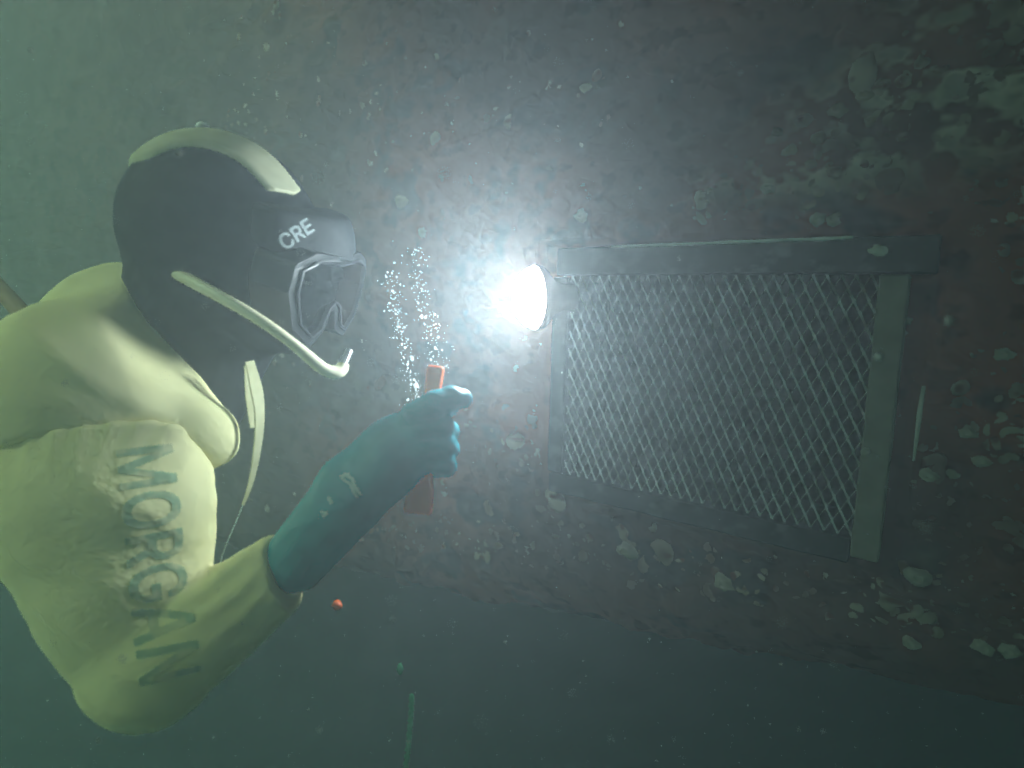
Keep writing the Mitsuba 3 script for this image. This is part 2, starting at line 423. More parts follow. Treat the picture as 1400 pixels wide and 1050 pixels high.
# ------------------------------------------------------------------ the screen over the opening
G = 'intake_grille'
tag(G, 'framed diamond mesh metal screen bolted over a square opening in the hull', 'grille')
def mesh_screen():
    W, H = 0.0177, 0.0345
    x0, x1, z0, z1 = GX0 - 0.01, GX1 + 0.012, GZ0 - 0.012, GZ1 + 0.012
    y = D - 0.012
    vs, fs, at = [], [], 0
    r = np.random.default_rng(5)
    def seg(a, b, w, t):
        nonlocal at
        d = unit(b - a)
        s = np.array([d[2], 0, -d[0]])
        nn = np.array([0, -1.0, 0])
        tw = r.normal(0, 0.08)
        s, nn = s * math.cos(tw + 0.5) + nn * math.sin(tw + 0.5), nn * math.cos(tw + 0.5) - s * math.sin(tw + 0.5)
        ring = []
        for q, k in ((a, 1.25), ((a + b) / 2, 0.85), (b, 1.25)):
            for (i, j) in ((-1, -1), (1, -1), (1, 1), (-1, 1)):
                ring.append(q + s * i * w * k / 2 + nn * j * t / 2)
        vs.append(np.array(ring))
        f = []
        for k in (0, 4):
            for j in range(4):
                p, q2 = k + j, k + (j + 1) % 4
                f += [[p, q2, q2 + 4], [p, q2 + 4, p + 4]]
        fs.append(np.array(f) + at)
        at += 12
    nx, nz = int((x1 - x0) / (W / 2)) + 1, int((z1 - z0) / (H / 2)) + 1
    for i in range(nx):
        for j in range(nz):
            if (i + j) % 2:
                continue
            bow = lambda X, Z: 0.006 * math.sin((X - x0) / (x1 - x0) * 3.1) * math.sin((Z - z0) / (z1 - z0) * 3.1)
            p = lambda ii, jj, o=0: np.array([x0 + ii * W / 2, y + o + bow(x0 + ii * W / 2, z0 + jj * H / 2), z0 + jj * H / 2]) + r.normal(0, 0.00025, 3)
            if i + 1 < nx and j - 1 >= 0:
                seg(p(i, j, -0.0012), p(i + 1, j - 1, 0.0006), 0.0027, 0.0013)
            if i + 1 < nx and j + 1 < nz:
                seg(p(i, j, 0.0012), p(i + 1, j + 1, 0.0004), 0.0006, 0.0005)
    return trimesh.Trimesh(np.vstack(vs), np.vstack(fs), process=False)
add(G + '__mesh_screen', mesh_screen(), 'mesh_steel', False)
def bar(key, lo, hi, m, label=None, seed=0, rough=0.0016):
    b = boxm(lo, hi, 0.002)
    b = fine(b, 0.02)
    v = np.array(b.vertices)
    b.vertices = v + (np.stack([meshkit.fbm(v * 25 + 5 * i, 3, seed + i) for i in range(3)], -1) - 0.5) * 2 * rough
    return add(key, b, m, 30, label)
bar(G + '__top_bar', (-0.575, D - 0.034, 0.044), (-0.022, D + 0.006, 0.091), 'dark_bar', 'dark flat bar along the top of the mesh', 1)
bar(G + '__bottom_bar', (-0.585, D - 0.024, -0.356), (-0.085, D + 0.006, -0.320), 'dark_bar', 'dark bar along the foot of the mesh', 2)
bar(G + '__side_bar', (-0.590, D - 0.022, -0.318), (-0.558, D + 0.006, 0.042), 'dark_bar', 'dark upright bar on the torch side', 3)
bar(G + '__side_bar', (-0.084, D - 0.026, -0.345), (-0.050, D + 0.004, 0.043), 'olive_bar', 'olive coated upright bar on the side away from the diver', 4, 0.001)
def edge_highlight():  # pale strip standing in for the lit highlight on the top bar
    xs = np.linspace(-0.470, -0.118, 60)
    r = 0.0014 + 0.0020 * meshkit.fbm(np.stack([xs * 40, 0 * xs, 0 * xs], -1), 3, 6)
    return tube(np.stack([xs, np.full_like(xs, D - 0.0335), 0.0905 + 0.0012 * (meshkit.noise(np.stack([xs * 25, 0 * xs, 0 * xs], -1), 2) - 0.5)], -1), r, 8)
add(G + '__edge_highlight', edge_highlight(), 'highlight_metal', 40, 'bright strip painted as a highlight along the top bar')
def bolt(x, z, y):
    a = trimesh.creation.cylinder(radius=0.0062, height=0.007, sections=6)
    b = trimesh.creation.icosphere(2, 0.0055)
    b.vertices = b.vertices * [1, 1, 0.55] + [0, 0, 0.0035]
    m = trimesh.util.concatenate([a, b])
    m.apply_transform(trimesh.transformations.rotation_matrix(math.pi / 2, [1, 0, 0]))
    m.apply_translation([x, y - 0.003, z])
    return m
add(G + '__bolt', bolt(-0.0745, -0.064, D - 0.027), 'bolt_steel', 30, 'shiny bolt on the olive upright')
add(G + '__bolt', bolt(-0.078, -0.193, D - 0.027), 'shell', 30, 'crusted lower bolt on the olive upright')

# ------------------------------------------------------------------ barnacles and shells one can count
def barnacle(x, y, z, r, seed, tall=0.7, squash=1.0, nrm=(0, -1, 0)):
    rr = np.random.default_rng(seed)
    n = 11
    prof = [(1.0, 0.0), (0.86, 0.45), (0.55, 0.95), (0.34, 1.0), (0.22, 0.7)]
    nrm = unit(nrm)
    a = unit(np.cross(nrm, [0.1, 0.2, 1]))
    b = np.cross(nrm, a)
    th0, jag = rr.uniform(0, 6), 1 + 0.14 * rr.standard_normal(n)
    v = []
    for q, h in prof:
        for k in range(n):
            t = th0 + 2 * math.pi * k / n
            v.append(np.array([x, y, z]) + r * q * jag[k] * (math.cos(t) * a + squash * math.sin(t) * b) + nrm * (h * tall * r - 0.12 * r))
    f = []
    for i in range(len(prof) - 1):
        for k in range(n):
            p, q = i * n + k, i * n + (k + 1) % n
            f += [[p, q, q + n], [p, q + n, p + n]]
    v.append(np.mean(v[-n:], 0))
    f += [[(len(prof) - 1) * n + k, (len(prof) - 1) * n + (k + 1) % n, len(v) - 1] for k in range(n)]
    return trimesh.Trimesh(v, f, process=False)
def wallpt(px, py, d=D):
    r = R @ C(px, py, 1.0)
    return r * d / r[1]
def put_barnacle(px, py, rpx, label, m='shell', d=None, group=None, tall=0.6, squash=0.8):
    w = wallpt(px, py, D if d is None else d)
    dep = w @ fwd
    if d is None:
        lump = hull_lump(w[None])[0]
        w = wallpt(px, py, D - lump)
    put_barnacle.n += 1
    add('barnacle', barnacle(w[0], w[1], w[2], rp(rpx, dep), 100 + put_barnacle.n, tall, squash), m, 40, label, 'barnacle', group)
put_barnacle.n = 0
put_barnacle(1200, 342, 13, 'smooth oval pale barnacle on the dark top bar above the olive upright', 'pale_shell', D - 0.034, None, 0.35, 0.65)
for px, py, r, lab in [
        (1228, 455, 10, 'pale barnacle against the edge of the olive upright'),
        (1238, 438, 8, 'small barnacle just above the pale one beside the olive upright'),
        (1118, 299, 11, 'left barnacle of the pale pair on the hull above the top bar'),
        (1140, 300, 10, 'right barnacle of the pale pair on the hull above the top bar'),
        (1050, 257, 10, 'lone round barnacle on red hull above the middle of the screen'),
        (1323, 591, 12, 'round grey barnacle on dark hull to the right of the pale strand'),
        (1372, 485, 11, 'flat shell near the right edge level with the upper bolt'),
        (1270, 650, 12, 'larger of two pale shells below the pale strand'),
        (1300, 648, 9, 'smaller of two pale shells below the pale strand'),
        (1340, 630, 12, 'wide pale shell beside the two below the strand'),
        (990, 798, 15, 'bright pale crusty shell at the foot of the hull under the mesh'),
        (855, 752, 15, 'clustered pale shell on the hull below the bottom bar'),
        (1256, 790, 17, 'broad crusted shell on the hull below the olive upright'),
        (1246, 880, 12, 'pale shell on the turning edge of the hull at lower right'),
        (800, 120, 9, 'faint pale barnacle high on the hull above the torch'),
        (795, 295, 11, 'small wing shaped shell on the hull up and right of the torch'),
        (548, 275, 12, 'long pale shell on the hull in front of the mask'),
        (578, 318, 9, 'small shell below the long one in front of the mask'),
        (1345, 885, 14, 'grey shell in the lower right corner of the hull'),
        (1380, 890, 13, 'grey shell at the right border of the hull bottom')]:
    put_barnacle(px, py, r, lab)
for px, py, r in [(1098, 165, 13), (1120, 190, 12), (1145, 150, 13), (1165, 200, 11), (1080, 205, 11), (1110, 225, 12), (1180, 130, 13), (1205, 118, 14), (1235, 112, 12), (1140, 235, 10), (1062, 180, 9), (1190, 165, 10), (1290, 95, 10), (1260, 85, 11)]:
    put_barnacle(px, py, r, 'grey white barnacle in the pale crusted band on the upper right hull', 'crust', None, 'barnacles in the pale crusted band', 0.45)
def strand():
    p = spline([wallpt(1263, 528, D - 0.03), wallpt(1258, 560, D - 0.035), wallpt(1253, 600, D - 0.035), wallpt(1249, 630, D - 0.03)], 24)
    r = np.interp(np.linspace(0, 1, 24), [0, 0.4, 1], [0.002, 0.003, 0.0012])
    return tube(p, r, 8)
add('weed_strand', strand(), 'pale_shell', 40, 'thin pale strand hanging on the hull right of the screen', 'seaweed')

# ------------------------------------------------------------------ diver: layout of the shapes (camera axes)
FACE_S = unit([-0.30, 0.22, -0.93])           # the diver's right
FACE_F = unit(np.array([0.93, 0.26, 0]) - FACE_S * (np.array([0.93, 0.26, 0]) @ FACE_S))
FACE_U = np.cross(FACE_F, FACE_S)
if FACE_U[1] > 0:
    FACE_U = -FACE_U
HC = C(303, 314, 0.78)
FC = C(368, 365, 0.77)
JC = C(395, 428, 0.77)
def head_sd(p):
    d = smin(sd_sphere(p, HC, 0.118), sd_sphere(p, FC, 0.088), 0.03)
    return smin(d, sd_sphere(p, JC, 0.050), 0.04)
def neck_sd(p):
    return smin(sd_cone(p, C(285, 395, 0.79), C(165, 545, 0.84), 0.080, 0.10), sd_cone(p, C(330, 425, 0.80), C(262, 560, 0.80), 0.062, 0.062), 0.03)
ARC_C = C(205, 1085, 0.67)
SH, EL, CU = C(122, 545, 0.70), C(186, 912, 0.635), C(436, 744, 0.655)
def folds(p, a=0.004, seed=0):
    q = p @ np.array([[0.8, -0.5, 0.2], [0.5, 0.8, 0.1], [-0.2, 0.1, 1.0]])
    return a * (meshkit.fbm(q * [9, 26, 12], 3, 30 + seed) - 0.5)
def upper_arm_sd(p):
    m1, m2 = C(147, 695, 0.665), C(169, 805, 0.65)
    a = sd_cone(p, SH, m1, rp(142, 0.69), rp(138, 0.665), 0.78)
    b = sd_cone(p, m1, m2, rp(138, 0.665), rp(109, 0.65), 0.78)
    c = sd_cone(p, m2, EL, rp(109, 0.65), rp(78, 0.635), 0.82)
    return smin(smin(a, b, 0.02), c, 0.02)
def fore_arm_sd(p):
    return sd_cone(p, C(205, 912, 0.632), CU, rp(80, 0.64), rp(46, 0.655), 0.9)
def arm_line(p):                              # the armhole seam: positive on the sleeve's side
    q = p - ARC_C
    return rp(505, 0.67) - np.sqrt((q[:, 0] * np.where(q[:, 0] < 0, 1.2, 2.1)) ** 2 + q[:, 1] ** 2)
def sleeve_sd(p):
    d = smin(upper_arm_sd(p), fore_arm_sd(p), 0.008)
    ax = unit(CU - C(205, 912, 0.632))
    d = smax(d, (p - CU) @ ax - 0.002, 0.004)
    arc = arm_line(p)
    d = smax(d, -arc - 0.006, 0.003)
    ang = np.arctan2(p[:, 0] - ARC_C[0], ARC_C[1] - p[:, 1])
    d = d + 0.0016 * np.sin(95 * ang + 3 * np.sin(9 * ang)) * np.exp(-np.maximum(arc, 0) / 0.022)
    return d + folds(p, 0.014, 1) + folds(p * 1.9, 0.005, 6) + 0.002 * np.sin(260 * ((p - C(285, 770, 0.64)) @ unit([0.6, 0.8, 0]))) * np.exp(-(np.linalg.norm(p - C(300, 790, 0.60), axis=-1) / 0.055) ** 2)
def trunk_sd(p):
    a = sd_cone(p, C(188, 505, 0.83), C(40, 588, 0.84), rp(102, 0.83), rp(122, 0.84))
    b = sd_cone(p, C(40, 588, 0.84), C(-420, 690, 0.90), rp(122, 0.84), rp(150, 0.9))
    s = sd_sphere(p, SH, rp(121, 0.70))
    d = smin(smin(a, b, 0.03), s, 0.045)
    col = sd_cone(p, C(205, 470, 0.80), C(172, 445, 0.82), rp(82, 0.8), rp(70, 0.82))
    return smin(d, col, 0.05)
NECK_N = unit([1.0, -0.72, -0.10])
NECK_P = C(236, 455, 0.75)
def yoke_sd(p):
    d = trunk_sd(p) - 0.013
    cut = (p - NECK_P) @ NECK_N                              # the collar opening
    d = smax(d, cut, 0.006)
    q = p - C(210, 470, 0.72)
    d = d + folds(p, 0.006, 2) + folds(p * 1.8, 0.004, 9) - 0.0045 * np.exp(-((q @ unit([0.62, -0.78, 0.0]) + 0.030 + 0.9 * (q[:, 0] + 0.03) ** 2) / 0.012) ** 2) * smooth01((q[:, 0] + 0.11) / 0.05)
    # the armhole: the shirt body ends along a curved seam above the sleeve
    arc = arm_line(p)
    near = np.clip((0.80 - p[:, 2]) / 0.05, -1, 1) * 0.2
    arm = np.minimum(arc, 0.80 - p[:, 2])
    d = smax(d, arm, 0.003)
    d = smin(d, sd_cone(p, C(280, 597, 0.705), C(245, 600, 0.80), rp(45, 0.705), rp(60, 0.80)) + folds(p, 0.008, 4), 0.05)
    return d


# hand and glove
H = 0.66
WR = C(524, 638, H)
def chain(p, pts, rad, k=0.004):
    d = None
    for (a, b), (ra, rb) in zip(zip(pts[:-1], pts[1:]), zip(rad[:-1], rad[1:])):
        e = sd_cone(p, a, b, ra, rb)
        d = e if d is None else smin(d, e, k)
    return d
FINGERS = [
    ([C(566, 570, .642), C(594, 553, .636), C(617, 545, .644), C(632, 545, .652)], [.0150, .0130, .0118, .0100]),
    ([C(572, 590, .640), C(602, 582, .642), C(611, 590, .668), C(596, 597, .688)], [.0145, .0128, .0118, .0100]),
    ([C(578, 611, .642), C(605, 606, .646), C(612, 614, .670), C(597, 620, .688)], [.0138, .0122, .0112, .0098]),
    ([C(584, 631, .648), C(606, 631, .653), C(610, 638, .672), C(597, 642, .686)], [.0122, .0110, .0102, .0090]),
    ([C(548, 596, .690), C(572, 574, .702), C(596, 562, .698), C(614, 556, .688)], [.0160, .0135, .0122, .0105])]
def hand_sd(p, grow=0.0):
    palm = smin(sd_cone(p, C(545, 608, .664), C(566, 582, .652), 0.030, 0.020), sd_cone(p, C(545, 615, .664), C(572, 626, .656), 0.030, 0.018), 0.012)
    palm = smin(palm, sd_cone(p, C(530, 625, .664), C(552, 592, .684), 0.026, 0.018), 0.012)
    d = palm
    for pts, rad in FINGERS:
        d = smin(d, chain(p, pts, rad), 0.0035)
    return d - grow
def glove_sd(p):
    d = hand_sd(p, 0.0015)
    d = smin(d, sd_cone(p, C(545, 615, .664), WR, 0.034, 0.036), 0.015)
    g = smin(sd_cone(p, WR, C(482, 672, .656), 0.037, 0.041), sd_cone(p, C(482, 672, .656), C(405, 765, .654), 0.040, 0.035), 0.01)
    d = smin(d, g, 0.018)
    q = p @ np.array([[0.75, 0.66, 0], [-0.66, 0.75, 0], [0, 0, 1.0]]).T
    w = np.clip((C(575, 0, H)[0] - p[:, 0]) / 0.05, 0.15, 1)
    return d + w * 0.010 * (meshkit.fbm(q * [30, 12, 18], 3, 77) - 0.5)
def body_sd(p):
    d = smin(head_sd(p) + 0.006, neck_sd(p) + 0.004, 0.03)
    d = smin(d, sd_sphere(p, FC + FACE_F * 0.088 - FACE_U * 0.012, 0.013), 0.012)                       # nose
    for s in (-1, 1):
        d = smax(d, -sd_sphere(p, FC + FACE_F * 0.098 + FACE_U * 0.012 + FACE_S * 0.032 * s, 0.018), 0.01)  # eye sockets
        d = smin(d, sd_sphere(p, FC + FACE_F * 0.076 + FACE_U * 0.012 + FACE_S * 0.031 * s, 0.012), 0.002)
    d = smin(d, sd_cone(p, FC + FACE_F * .082 - FACE_U * .045 + FACE_S * .02, FC + FACE_F * .082 - FACE_U * .045 - FACE_S * .02, .008, .008), 0.006)
    d = smin(d, trunk_sd(p) + 0.016, 0.02)
    d = smin(d, upper_arm_sd(p) + 0.026, 0.02)
    d = smin(d, fore_arm_sd(p) + 0.022, 0.02)
    d = smin(d, chain(p, [CU, WR, C(548, 612, .664)], [0.022, 0.022, 0.026], 0.01), 0.015)
    d = smin(d, hand_sd(p, -0.0025), 0.006)
    # far arm, trailing back beside the body
    return smin(d, chain(p, [C(120, 560, 0.98), C(-90, 690, 1.05), C(-330, 650, 1.05)], [0.065, 0.045, 0.032], 0.02), 0.03)

PR = 'person'
tag(PR, 'diver in black hood, pale sweatshirt and teal glove leaning towards the screen', 'person')
bm = diver_mesh(body_sd, (-1.25, -0.36, 0.50), (-0.02, 0.36, 1.10), 0.0052, 2)
add(PR + '__body', bm, 'neoprene', True)
# hood over head and neck
def hood_sd(p):
    d = smin(head_sd(p), neck_sd(p), 0.03) + 0.003 * (meshkit.fbm(p * 18, 3, 8) - 0.5)
    face = (p - FC) @ FACE_F - 0.072
    return smax(d, face, 0.006)
hd = diver_mesh(hood_sd, (-0.62, -0.36, 0.60), (-0.16, 0.14, 0.98), 0.0040, 2)
add(PR + '__hood', hd, 'neoprene', True, 'black neoprene hood with a pale band over the crown')
BAND_PTS = np.array([hit(head_sd, *a) for a in ((180, 252), (215, 212), (250, 205), (290, 206), (330, 226), (383, 281))])
BAND_P = BAND_PTS.mean(0)
BAND_END = unit(np.cross(C(415, 258, 1), C(380, 282, 1)))
BAND_END = BAND_END * np.sign(BAND_END[0])
BAND_N = np.linalg.svd(BAND_PTS - BAND_P)[2][2]
BAND_N = BAND_N * np.sign(BAND_N[2])
def stripe_sd(p):
    q = (p - HC) / rp(1, 0.78)
    o = (p - BAND_P) @ BAND_N / rp(1, 0.78) - 0.012 * np.minimum(0, q[:, 0] + 20) ** 2
    o = o - 22
    w = 22
    d = smax(np.abs(smin(head_sd(p), neck_sd(p), 0.03) - 0.0020) - 0.0034, (np.abs(o) - w) * rp(1, 0.78), 0.003)
    end = p @ BAND_END
    low = (p - C(180, 330, 0.78)) @ unit([0.2, 1.0, 0])
    return np.maximum(np.maximum(d, end), low)
add(PR + '__hood__crown_stripe', diver_mesh(stripe_sd, (-0.56, -0.36, 0.60), (-0.22, -0.10, 0.90), 0.0018, 1), 'stripe', True, 'pale cream band over the crown of the hood')

# sweatshirt
add(PR + '__sweatshirt', diver_mesh(yoke_sd, (-1.25, -0.22, 0.52), (-0.22, 0.32, 1.12), 0.0046, 2), 'sweatshirt', True, 'pale yellow sweatshirt with dark lettering down the sleeve')
add(PR + '__sweatshirt__sleeve', diver_mesh(sleeve_sd, (-0.66, -0.12, 0.45), (-0.14, 0.46, 0.84), 0.0040, 2), 'sweatshirt', True)
txt = meshkit.text_mesh('MORGAN', 0.048, 0.0008, True)
txt.apply_scale([0.80, 1.0, 1.0])
txt.apply_translation([-txt.bounds[1, 0] / 2, -0.024, 0])
fr = tangent_frame(sleeve_sd, 214, 762, (0.10, 1.0))
fr = (fr[0], fr[1], -fr[2], fr[3]) if fr[2][0] < 0 else fr
tx = fine(txt, 0.004)
if np.dot(np.cross(fr[1], fr[2]), fr[3]) < 0:
    fr = (fr[0], fr[1], -fr[2], fr[3])
add(PR + '__sweatshirt__sleeve_lettering', drape(tx, sleeve_sd, fr, 0.0), 'lettering', False)

# glove
gm = diver_mesh(glove_sd, (-0.27, 0.0, 0.56), (-0.03, 0.24, 0.75), 0.0021, 2)
add(PR + '__glove', gm, 'glove_rubber', True, 'teal rubber gauntlet glove with index finger pointing at the torch')
def mark():
    ps = [LineString([(-0.012, 0.004), (-0.002, 0.005), (0.006, 0.001), (0.014, -0.001)]).buffer(0.0016), LineString([(-0.010, -0.001), (0.0, 0.0), (0.013, -0.005)]).buffer(0.0012),
          LineString([(-0.013, 0.0), (-0.009, 0.006)]).buffer(0.0015)]
    return fine(trimesh.util.concatenate([trimesh.creation.extrude_polygon(g, 0.0008, engine='earcut') for g in getattr(unary_union(ps), 'geoms', [unary_union(ps)])]), 0.004)
add(PR + '__glove__print', drape(mark(), glove_sd, tangent_frame(glove_sd, 479, 662, (0.75, 0.66)), 0.0), 'glove_print', False)
def mark2():
    ps = [LineString([(-0.006, 0.007), (-0.001, 0.006)]).buffer(0.0016), LineString([(-0.004, -0.009), (0.001, -0.006), (0.0, -0.011)]).buffer(0.0012)]
    return fine(trimesh.util.concatenate([trimesh.creation.extrude_polygon(g, 0.0008, engine='earcut') for g in ps]), 0.004)
add(PR + '__glove__print', drape(mark2(), glove_sd, tangent_frame(glove_sd, 450, 694, (0.75, 0.66)), 0.0), 'glove_print', False)

# mask
MO = FC + FACE_F * 0.102 - FACE_U * 0.004
def mask_mesh(poly, f0, f1, scale=None):
    m = trimesh.creation.extrude_polygon(poly, f1 - f0, engine='earcut')
    v = np.array(m.vertices)
    if scale is not None:
        t = v[:, 2] / (f1 - f0)
        v[:, :2] *= (scale + (1 - scale) * t)[:, None]
    z = v[:, 2] + f0
    curve = -1.6 * v[:, 0] ** 2
    m.vertices = to_world(MO + v[:, :1] * FACE_S + v[:, 1:2] * FACE_U + (z + curve)[:, None] * FACE_F)
    return m
half = [(0.0, 0.036), (0.045, 0.040), (0.066, 0.030), (0.069, 0.004), (0.058, -0.034), (0.036, -0.052), (0.022, -0.044), (0.012, -0.018), (0.0, -0.010)]
pane = Polygon(half + [(-a, b) for a, b in half[::-1][1:-1]]).buffer(0.004).buffer(-0.004)
big = lambda g: max(getattr(g, 'geoms', [g]), key=lambda q: q.area)
sub = lambda g: sub_(big(g))
sub_ = lambda g: Polygon(np.array(LineString(g.exterior.coords).segmentize(0.006).coords), [np.array(LineString(r.coords).segmentize(0.006).coords) for r in g.interiors])
MK = PR + '__diving_mask'
add(MK, mask_mesh(sub(pane.buffer(0.010).difference(pane)), -0.052, -0.001, 1.06), 'rubber', 30, 'black mask with a clear window, bright rim and pale letters')
add(MK + '__rim', mask_mesh(sub(pane.buffer(0.0016).difference(pane.buffer(-0.0010))), -0.003, 0.003), 'mask_rim', 30, 'bright reflecting rim of the mask window')
gl = sub(pane.buffer(0.001))
gmesh = trimesh.creation.triangulate_polygon(gl, engine='earcut')
gv = np.array(gmesh[0])
add(MK + '__lens', (to_world(MO + gv[:, :1] * FACE_S + gv[:, 1:2] * FACE_U + (0.001 - 1.6 * gv[:, 0] ** 2)[:, None] * FACE_F), gmesh[1]), 'clear_lens', False)
# brow band that carries the letters
def brow_sd(p):
    u = (p - MO) @ FACE_U
    f = (p - FC) @ FACE_F
    n1 = unit(0.85 * FACE_F + 0.5 * FACE_S)
    d = smin(head_sd(p) - 0.006, smax(sd_sphere(p, FC + FACE_F * 0.006 + FACE_U * 0.030, 0.098), (p - FC) @ n1 - 0.087, 0.012), 0.02)
    return smax(smax(smax(d, np.abs(u - 0.064) - 0.025, 0.004), 0.020 - f, 0.004), np.abs((p - FC) @ FACE_S) - 0.074, 0.01)
add(MK + '__brow_band', diver_mesh(brow_sd, (-0.42, -0.33, 0.60), (-0.12, -0.10, 0.92), 0.0030, 2), 'neoprene', True)
t2 = meshkit.text_mesh('CRE', 0.0165, 0.0008, True)
t2.apply_translation([-t2.bounds[1, 0] * 0.50, -0.0086, 0])
t2 = fine(t2, 0.003)
fb = tangent_frame(brow_sd, 404, 320, (0.83, -0.56))
add(MK + '__lettering', drape(t2, brow_sd, fb, 0.0), 'pale_print', False)
bp = hit(head_sd, 390, 357)
bn = grad(head_sd, bp)
bx = unit(np.cross(bn, [0, 1, 0]))
clip_ = boxm((-0.011, -0.008, -0.004), (0.011, 0.008, 0.007), 0.002)
clip_.vertices = to_world(bp + clip_.vertices[:, :1] * bx + clip_.vertices[:, 1:2] * np.cross(bn, bx) + clip_.vertices[:, 2:] * bn)
add(MK + '__buckle', clip_, 'stripe', False, 'small pale buckle at the temple')

# breathing tube along the cheek
tp = [C(178, 338, .765), C(215, 358, .715), C(270, 389, .680), C(330, 422, .662), C(390, 462, .665), C(430, 495, .675), C(450, 508, .683), C(463, 508, .69), C(469, 498, .695)]
tpw = spline(tp, 90)
tr = np.interp(np.linspace(0, 1, 90), [0, 0.3, 0.8, 0.97, 1], [.0065, .0075, .0062, .0078, .0072])
tag('breathing_tube', 'pale tube along the diver cheek with a hooked bright end below the mask', 'tube')
add('breathing_tube__pipe', tube(to_world(tpw), tr, 18), 'tube_plastic', 40)
tpe = spline([C(469, 498, .695), C(473, 489, .70), C(477, 479, .705)], 12)
add('breathing_tube__end_piece', tube(to_world(tpe), 0.0050, 12), 'bright_rim', 40, 'clear shining tip of the tube')

# loose strap in front of the chest
def ribbon(pts, widths, thick=0.002, tilt=0.0, n=40):
    p = spline(pts, n)
    w = np.interp(np.linspace(0, 1, n), np.linspace(0, 1, len(widths)), widths)
    t = np.gradient(p, axis=0)
    v, f = [], []
    for i in range(n):
        ti = unit(t[i])
        view = unit(p[i])
        s = unit(np.cross(ti, view) * math.cos(tilt) + view * math.sin(tilt))
        k = np.cross(ti, s)
        for a, b in ((-1, -1), (1, -1), (1, 1), (-1, 1)):
            v.append(p[i] + s * a * w[i] / 2 + k * b * thick / 2)
    for i in range(n - 1):
        for j in range(4):
            a, b = i * 4 + j, i * 4 + (j + 1) % 4
            f += [[a, b, b + 4], [a, b + 4, a + 4]]
    f += [[0, 2, 1], [0, 3, 2], [4 * n - 4, 4 * n - 3, 4 * n - 2], [4 * n - 4, 4 * n - 2, 4 * n - 1]]
    return trimesh.Trimesh(to_world(v), f, process=False)
tag('loose_strap', 'curved pale yellow strap hanging below the tube in front of the chest', 'strap')
add('loose_strap__webbing', ribbon([C(341, 494, .72), C(350, 530, .715), C(355, 570, .71), C(352, 610, .71), C(344, 655, .715), C(332, 690, .72)], [rp(12, .72), rp(17, .72), rp(12, .72), rp(10, .72), rp(7, .72), rp(3, .72)], 0.003, 0.5), 'webbing', 30)
add('loose_strap__fold', ribbon([C(337, 500, .73), C(341, 545, .725), C(345, 585, .72)], [rp(6, .72), rp(10, .72), rp(5, .72)], 0.003, 0.3, 20), 'webbing', 30)
add('loose_strap__cord', tube(to_world(spline([C(332, 690, .72), C(322, 715, .722), C(312, 738, .724), C(300, 775, .73)], 20)), 0.0006, 6), 'glove_print', 40)

# orange handle held in the fist
def handle_sd(p):
    a, b = C(596, 500, .672), C(571, 702, .668)
    ax = unit(b - a)
    t = (p - a) @ ax / np.linalg.norm(b - a)
    q = p - a - ((p - a) @ ax)[:, None] * ax
    s = unit(np.cross(ax, [0, 0, 1.0]))
    k = np.cross(ax, s)
    w = np.interp(t, [0, 0.16, 0.35, 0.7, 0.85, 1.0], [0.0098, 0.0088, 0.008, 0.009, 0.0150, 0.0158])
    e = np.stack([np.abs(q @ s) - w + 0.003, np.abs(q @ k) - 0.0065 + 0.003, (np.abs(t - 0.5) - 0.5) * np.linalg.norm(b - a) + 0.003], -1)
    return np.linalg.norm(np.maximum(e, 0), axis=-1) + np.minimum(e.max(-1), 0) - 0.003
add('scraper_handle', diver_mesh(handle_sd, (-0.14, -0.05, 0.63), (-0.06, 0.17, 0.71), 0.0018, 2), 'orange_plastic', 40, 'flat orange tool handle gripped upright in the teal glove', 'hand tool')

# hose behind the shoulder, rope below, orange fragment
add('air_hose', tube(to_world(spline([C(-120, 270, 1.02), C(-30, 365, 0.98), C(18, 415, 0.96), C(60, 470, 0.94), C(90, 540, .94)], 40)), 0.013, 16), 'hose_rubber', 40,
    'blurred brown hose rising behind the diver shoulder at the left border', 'hose')
def twist(path, r, n=140, turns=60, strands=3):
    p = spline(path, n)
    t = np.gradient(p, axis=0)
    ms = []
    for s in range(strands):
        ang = np.linspace(0, turns * 2 * np.pi, n) + s * 2 * np.pi / strands
        a = np.array([unit(np.cross(ti, [0, 0, 1.0])) for ti in t])
        b = np.cross(t / np.linalg.norm(t, axis=1, keepdims=True), a)
        ms.append(tube(p + r * 0.55 * (np.cos(ang)[:, None] * a + np.sin(ang)[:, None] * b), r * 0.6, 6))
    m = trimesh.util.concatenate(ms)
    m.vertices = to_world(m.vertices)
    return m
add('green_line', twist([C(563, 950, .80), C(561, 990, .80), C(557, 1030, .80), C(548, 1120, .82), C(545, 1250, .9)], 0.0036), 'green_rope', 40, 'thin green rope hanging straight down in the dark water below the glove', 'rope')
fl = trimesh.creation.icosphere(2, 1.0)
fl.vertices = fl.vertices * (0.8 + 0.4 * meshkit.noise(fl.vertices * 2 + 3, 4))[:, None] * [0.0065, 0.005, 0.0055] + to_world(C(461, 827, .70))
add('orange_fragment', fl, 'orange_plastic', 40, 'small orange crumb drifting in the water right of the forearm', 'fragment')
gk = trimesh.creation.icosphere(2, 1.0)
gk.vertices = gk.vertices * (0.8 + 0.4 * meshkit.noise(gk.vertices * 2 + 8, 4))[:, None] * [0.0042, 0.004, 0.008] + to_world(C(547, 915, .80))
add('green_fragment', gk, 'green_rope', 40, 'small green scrap drifting just above the hanging rope', 'fragment')

